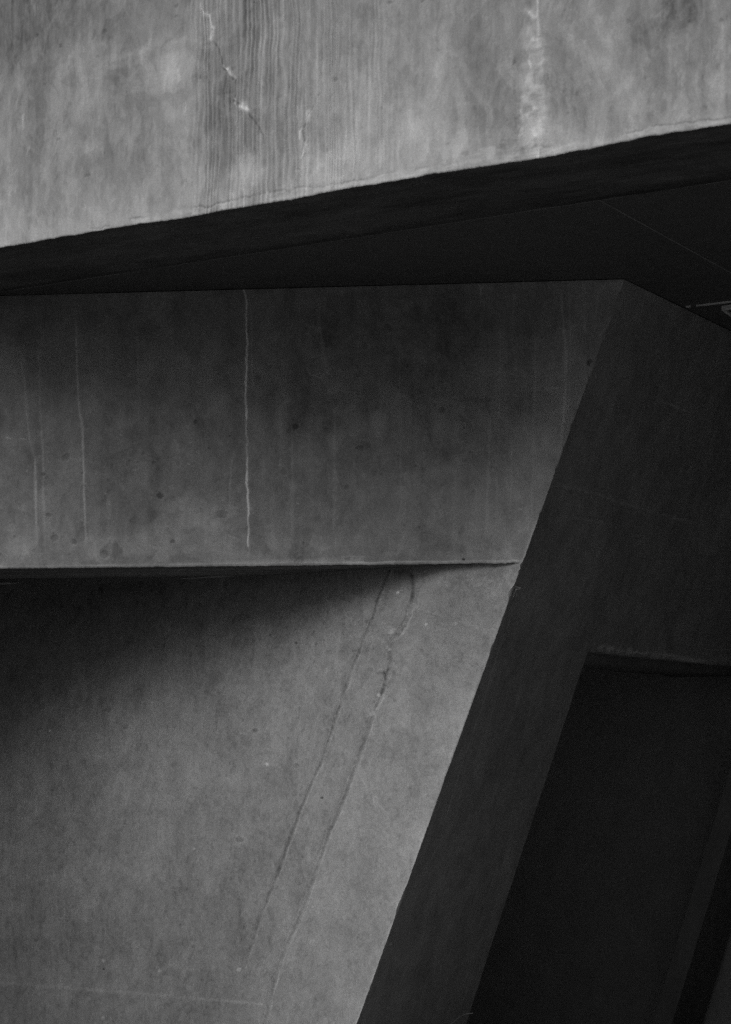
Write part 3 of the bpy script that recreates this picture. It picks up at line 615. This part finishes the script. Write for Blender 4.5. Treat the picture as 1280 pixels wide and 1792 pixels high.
# ================================================================== LEANING SIDE WALL WITH ITS DARK OPENING
ZL = at_z(0, 0, 5)[2]
ul, vl = FP.uv(1028, 1143); ZL = FP.P(ul, vl)[2]          # underside of the lintel
def build_pier():
    root = bpy.data.objects.new('leaning_side_wall', None); S.collection.objects.link(root)
    root.location = tuple(edge_pt(np.array(0.0))); R = np.array(root.location)
    I1 = FP.uv(1028, 1143); I2 = FP.uv(815, 1792)
    def tone(U, V, C):
        def SK(p, wd, **k): return stroke(FP, U, V, p, wd, **k)
        H = .003 * fbm(U * 1.5, V * 1.5, 7, 3) + .0008 * fbm(U * 12, V * 10, 8, 4)
        T = 1 + .07 * warp(FP, U, V, 2, 1.6, .5, .5, 31) + .06 * warp(FP, U, V, 8, 7, .6, .6, 32) + .025 * fbm(U * 24, V * 1.6, 33, 4) - .08 * sst(.42, .75, fbm(U * 85, V * 75, 31, 3, .6)) + .05 * sst(.1, .4, warp(FP, U, V, 12, 10, 1.5, 1.5, 36))
        for p, wd, a in (([(903, 1046), (893, 1082), (880, 1118), (862, 1172), (846, 1235), (834, 1266), (812, 1330), (790, 1400), (770, 1470)], .9, .32),
                         ([(1155, 700), (1180, 710), (1203, 720)], 1.6, .30), ([(970, 848), (1040, 862), (1090, 880), (1150, 898), (1230, 920)], 2.5, .14), ([(1000, 905), (1070, 918), (1078, 923)], 1.2, .12),
                         ([(1030, 670), (1045, 600), (1070, 560), (1085, 525)], 1.6, .10), ([(880, 1290), (893, 1262), (900, 1272), (890, 1290)], 1.8, .13), ([(897, 1280), (905, 1285)], 2, .1), ([(756, 1505), (762, 1490), (766, 1480)], 3, .20), ([(765, 1420), (772, 1395)], 2, .1),
                         ([(1078, 923), (1080, 923)], 2, .4), ([(682, 1650), (684, 1654)], 2, .4), ([(1015, 1050), (1040, 960)], 3, .07), ([(1082, 720), (1085, 700)], 2, .12), ([(1090, 780), (1092, 740)], 2, .10), ([(1105, 960), (1130, 940)], 4, .08), ([(948, 1000), (930, 1070), (910, 1130)], 2, .07),
                         ([(1040, 1100), (1052, 1050)], 3, .08), ([(955, 1200), (925, 1290)], 2, .09), ([(1180, 1040), (1190, 1000)], 3, .09), ([(875, 1500), (850, 1580), (838, 1630)], 2.5, .08), ([(700, 1720), (712, 1690)], 2, .1)):
            T += a * 1.4 * SK(p, wd, seed=int(p[0][0]), fade=.12, wob=.8)
        k = SK([(1046, 1137), (1060, 1133), (1075, 1140), (1100, 1143), (1140, 1146), (1230, 1158), (1270, 1158)], 5, seed=44, wob=3, vary=.9); T += .35 * k
        H -= 0
        for p in ([(1210, 900), (1206, 960)], [(1120, 610), (1112, 660)], [(1230, 1030), (1170, 1034)], [(1100, 1040), (1105, 1010)]):
            T -= .12 * SK(p, 2.5, seed=int(p[0][1]), fade=.3)
        T += .10 * np.exp(-(C / .02) ** 2) * fbm(V * 8, V * 0, 46, 3)
        return H, np.clip(1 + (T - 1) * 1.7, .3, 2.6)
    mb = MB()
    # leg
    z_ = np.concatenate([np.linspace(0, .3, 3), np.arange(.34, ZL, .005), [ZL]]); E = edge_pt(z_); ue = (E - FP.O).dot(FP.du); ve = (E - FP.O).dot(FP.dv)
    ui = I2[0] + (I1[0] - I2[0]) * (ve - I2[1]) / (I1[1] - I2[1]); ui = ui + .0022 * fbm(z_ * 18, z_ * 0, 52, 5, .65)
    s = np.linspace(0, 1, 190); U = ue[:, None] + (ui - ue)[:, None] * s; V = np.repeat(ve[:, None], len(s), 1); C = U - ue[:, None]
    H, T = tone(U, V, C); H *= sst(0, .01, C) ; P = FP.P(U, V, H); P[:, 0] = E
    mb.grid(P - R, T)
    inner = P[:, -1]
    th = .42; bk = -np.array(FP.n) * th; bk[2] = 0
    G = np.stack([inner, inner + bk * .1, inner + bk], 1); mb.grid(G - R, np.full(G.shape[:2], .8))
    # panel above the opening
    z2 = np.concatenate([np.arange(ZL, ZC, .005), [ZC]]); E = edge_pt(z2); ue = (E - FP.O).dot(FP.du); ve = (E - FP.O).dot(FP.dv)
    cs = axis(0, 2.2, 0, 6.5, .006, .25)
    if True:
        # column breaks must hit the leg's width at the lintel
        U = ue[:, None] + cs[None]; V = np.repeat(ve[:, None], len(cs), 1); C = U - ue[:, None]
        H, T = tone(U, V, C); H *= sst(0, .01, C); P = FP.P(U, V, H); P[:, 0] = E
        # ragged lower lip right of the leg
        wleg = ui[-1] - (edge_pt(np.array(ZL)) - FP.O).dot(FP.du)
        m = sst(wleg - .002, wleg + .02, C[0])
        drop = (.010 + .006 * fbm(cs * 8, cs * 0, 57, 5, .65))
        lowrows = np.clip(1 - (z2 - ZL) / .06, 0, 1)
        P = P + (np.array([0, 0, 1.0])[None, None] * (drop * m)[None, :, None] * lowrows[:, None, None])
        mb.grid(P - R, T)
    # the far leg, closing the opening beyond the picture
    uc = FP.uv(1345, 1165)[0] + FP.O.dot(FP.du) * 0; q = [FP.P(a, b) for a, b in ((uc, FP.uv3(FP.P(0, 0) * 0 + P[0, -1])[1]),)]
    vt = ve[0]; vb_ = vt + (0.0 - ZL) / FP.dv[2]; ur = U[0, -1]
    G = np.array([[FP.P(uc, vt, -.004), FP.P(ur, vt, -.004)], [FP.P(uc, vb_, -.004), FP.P(ur, vb_, -.004)]]); mb.grid(G - R, np.full((2, 2), 1.0), False)
    # underside of the lintel and the set-back fascia under it
    k0 = np.searchsorted(cs, wleg); bot = P[0, k0:]
    G = np.stack([bot, bot + bk * .12], 0); mb.grid(G - R, np.full(G.shape[:2], .7))
    f1 = bot + bk * .12; f2 = f1 + np.array([0, 0, -.036]) ; f2[:, 2] += .004 * fbm(cs[k0:] * 6, cs[k0:] * 0, 58, 3)
    uu = cs[k0:]; G = np.stack([f1, f2, f2 + bk], 0); mb.grid(G - R, np.full(G.shape[:2], .5))
    mb.build('wall_face', M_PIER, root)
    # mortar burr clinging to the corner
    bm = MB(); c0 = edge_pt(np.array(FB.P(*FB.uv(897, 1033))[2]))
    rr = random.Random(3)
    for i, (a, b, r0) in enumerate((((904, 1024), (905, 1044), .0016), ((903, 1027), (915, 1030), .0018), ((903, 1033), (913, 1029), .0013), ((899, 1043), (904, 1030), .0014), ((898, 1046), (902, 1041), .002), ((904, 1030), (907, 1034), .002))):
        p = at_y(a[0], a[1], c0[1] - .05); q = at_y(b[0], b[1], c0[1] - .045)
        n = 6; pts = [p + (q - p) * t + np.array([rr.uniform(-1, 1), rr.uniform(-1, 1), rr.uniform(-1, 1)]) * .0012 for t in np.linspace(0, 1, n)]
        ring = []
        for k, x in enumerate(pts):
            rad = 2.0 * r0 * (1 - .6 * k / n) * rr.uniform(.7, 1.3)
            ring.append([x + np.array([math.cos(t) * .7, math.cos(t) * .7, math.sin(t)]) * rad for t in np.linspace(0, 2 * math.pi, 6)])
        bm.grid(np.array(ring) - R, np.full((n, 6), .7))
    bm.build('mortar_burr', M_SEAL, root)
    tag(root, 'dark leaning concrete side wall with a black opening cut below its lintel', 'wall')
build_pier()

# a loose wire end at the foot of the leg
def wire():
    a = at_y(806, 1778, 11.1); b = at_y(828, 1773, 11.0); c = at_y(780, 1800, 11.15)
    P = [c, a, a + (b - a) * .5 + np.array([0, 0, .003]), b]; ring = []
    for x in P: ring.append([x - a + np.array([math.cos(t) * .3, math.cos(t), math.sin(t)]) * .002 for t in np.linspace(0, 2 * math.pi, 7)])
    m = MB(); m.grid(np.array(ring)); o = m.build('wire', M_SEAL); o.location = a
    tag(o, 'short pale wire end poking out behind the foot of the dark leaning wall', 'wire')
wire()

# ================================================================== SECOND LEANING LEG INSIDE THE OPENING
def leg2():
    Y = 13.2
    q = [at_y(1262, 1400, Y), at_y(1296, 1400, Y), at_y(1210, 1700, Y), at_y(1170, 1700, Y)]
    d = unit(q[3] - q[0]); top = q[0] - d * 1.2; bot = q[0] + d * ((q[0][2]) / -d[2])
    top2 = q[1] - d * 1.2; bot2 = q[1] + d * ((q[1][2]) / -d[2])
    bk = np.array([.25, .5, 0]); R = bot
    P = [top, top2, bot2, bot]; m = MB()
    Q = [p + bk for p in P]
    f = lambda a: np.array(a) - R
    s = np.linspace(0, 1, 30); G = np.array([[f(top + (bot - top) * t + (top2 - top) * k) for k in np.linspace(0, 1, 8)] for t in s]); m.grid(G, 1 + .1 * fbm(np.arange(30)[:, None] * .3 + 0 * G[..., 0], G[..., 0] * 5, 3, 3))
    m.quad(f(P[1]), f(Q[1]), f(Q[2]), f(P[2])); m.quad(f(P[0]), f(Q[0]), f(Q[3]), f(P[3])); m.quad(*[f(x) for x in Q]); m.quad(f(P[0]), f(P[1]), f(Q[1]), f(Q[0]))
    o = m.build('leaning_strut', M_STRUT); o.location = R
    tag(o, 'dim leaning concrete strut standing inside the black opening', 'strut')
leg2()

# ================================================================== CEILING OF DARK BOARDS, LUMINAIRE
def ceiling():
    root = bpy.data.objects.new('ceiling', None); S.collection.objects.link(root); root['kind'] = 'structure'
    root.location = (0, 12, ZC)
    R = np.array(root.location)
    # directions: DM along the beam, DP away from it
    a2 = np.array([[DM[0], DP[0]], [DM[1], DP[1]]])
    J = at_z(1050, 350, ZC)
    # joints in skew coordinates (s along DM, t along DP) from the corner J
    def pt(s, t, z): p = J + DM * s + DP * t; p = p.copy(); p[2] = z; return p
    S_ = [-8.0, -5.4, -2.7, 0, 2.7, 5.4]; Tt = [-.42, 0, 2.4, 4.8, 7.2, 9.6]
    g = .003
    for i in range(len(S_) - 1):
        for j in range(len(Tt) - 1):
            s0, s1, t0, t1 = S_[i] + g, S_[i + 1] - g, Tt[j] + g, Tt[j + 1] - g
            dz = .0015 * ((i * 7 + j * 3) % 3)
            m = MB(); z0, z1 = ZC + .001 + dz, ZC + .03
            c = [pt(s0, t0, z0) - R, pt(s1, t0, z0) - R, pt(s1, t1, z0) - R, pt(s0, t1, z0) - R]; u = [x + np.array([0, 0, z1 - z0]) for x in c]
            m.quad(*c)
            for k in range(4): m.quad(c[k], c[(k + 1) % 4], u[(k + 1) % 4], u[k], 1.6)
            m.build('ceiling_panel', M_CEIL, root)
    # roof slab above
    m = MB(); z0, z1 = ZC + .032, ZC + .5
    ft = [pt(-14, -.6, 0), pt(6.6, -.6, 0), pt(6.6, 12, 0), pt(-14, 12, 0)]
    m.prism([(p[0] - R[0], p[1] - R[1]) for p in ft], z0 - R[2], z1 - R[2])
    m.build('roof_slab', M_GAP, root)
    # metal joint strips, catching a little light
    def strip(p, q, wd, h, mat, name, par=root, Rr=R):
        d = unit(q - p); nrm = np.array([-d[1], d[0], 0]) * wd / 2; m = MB()
        b = [p - nrm, q - nrm, q + nrm, p + nrm]; t = [x + np.array([0, 0, h]) for x in b]; b = [x - Rr for x in b]; t = [x - Rr for x in t]
        m.quad(*b)
        for k in range(4): m.quad(b[k], b[(k + 1) % 4], t[(k + 1) % 4], t[k])
        return m.build(name, mat, par)
    strip(pt(-4.2, 0, ZC - .0015), pt(0, 0, ZC - .0015), .004, .01, M_BAND, 'joint_strip')
    strip(pt(0, .0, ZC - .0015), pt(0, 5.5, ZC - .0015), .006, .01, M_BAND, 'joint_strip')
    strip(pt(0.01, 0, ZC - .0015), pt(3.0, 0, ZC - .0015), .003, .01, M_BAND, 'joint_strip')
    # metal edge and framed fitting by the side wall
    p = at_z(1201, 538.5, ZC - .006); q = at_z(1209, 537.5, ZC - .006); strip(p, q, .006, .008, M_TRIM, 'edge_trim')
    p = at_z(1219, 536.5, ZC - .006); q = at_z(1500, 503, ZC - .006); strip(p, q, .006, .008, M_TRIM, 'edge_trim')
    lr = bpy.data.objects.new('ceiling_fitting', None); S.collection.objects.link(lr)
    c = at_z(1266, 543, ZC - .02); lr.location = c; d1 = unit(at_z(1400, 524, ZC - .02) - c); d2 = unit(at_z(1330, 587, ZC - .02) - c)
    A, B = .9, .9; k = [c, c + d1 * A, c + d1 * A + d2 * B, c + d2 * B]
    for i in range(4): strip(k[i], k[(i + 1) % 4], .016, .02, M_TRIM, 'frame', lr, c)
    m = MB(); m.quad(*[x - c + np.array([0, 0, .008]) for x in k]); m.build('cover', M_CEIL, lr)
    tag(lr, 'metal-framed square ceiling fitting cut by the right picture edge above the leaning wall', 'ceiling fitting')
ceiling()

# ================================================================== THE REST OF THE BUILDING, OUT OF THE PICTURE, PLUS AN ADDED SHADE WALL
def rest():
    root = bpy.data.objects.new('concrete_building', None); S.collection.objects.link(root); R = np.array([4., 12., 0]); root.location = R
    def wall(p, q, z0, z1, name, th=.3, mat=None):
        d = unit(np.array([q[0] - p[0], q[1] - p[1], 0])); n = np.array([-d[1], d[0], 0]) * th
        m = MB(); m.prism([(p[0] - R[0], p[1] - R[1]), (q[0] - R[0], q[1] - R[1]), (q[0] + n[0] - R[0], q[1] + n[1] - R[1]), (p[0] + n[0] - R[0], p[1] + n[1] - R[1])], z0, z1)
        return m.build(name, mat or M_PIER, root)
    wall((9, 18), (-12, 18), 0, ZC + .4, 'back_wall')
    wall((6.5, 13.9), (-2.5, 13.6), 0, ZC - .002, 'inner_wall', -.2, M_INNER)
    B = FM.P(b_u1, 0) - FM.n * .3
    wall((B[0] + .1, B[1]), (10.5, 12.), 0, ZC + .4, 'end_wall')
    wall((10.5, 12), (9, 18), 0, ZC + .4, 'end_wall')
    wall((-4.4, 13.5), (-4.4, 5.5), 0, 3.3, 'added_shade_wall', -.3)  # unseen wall added to block sun from the lower left
    tag(root, 'black rear concrete wall of the building seen through the dark opening', 'building')
rest()
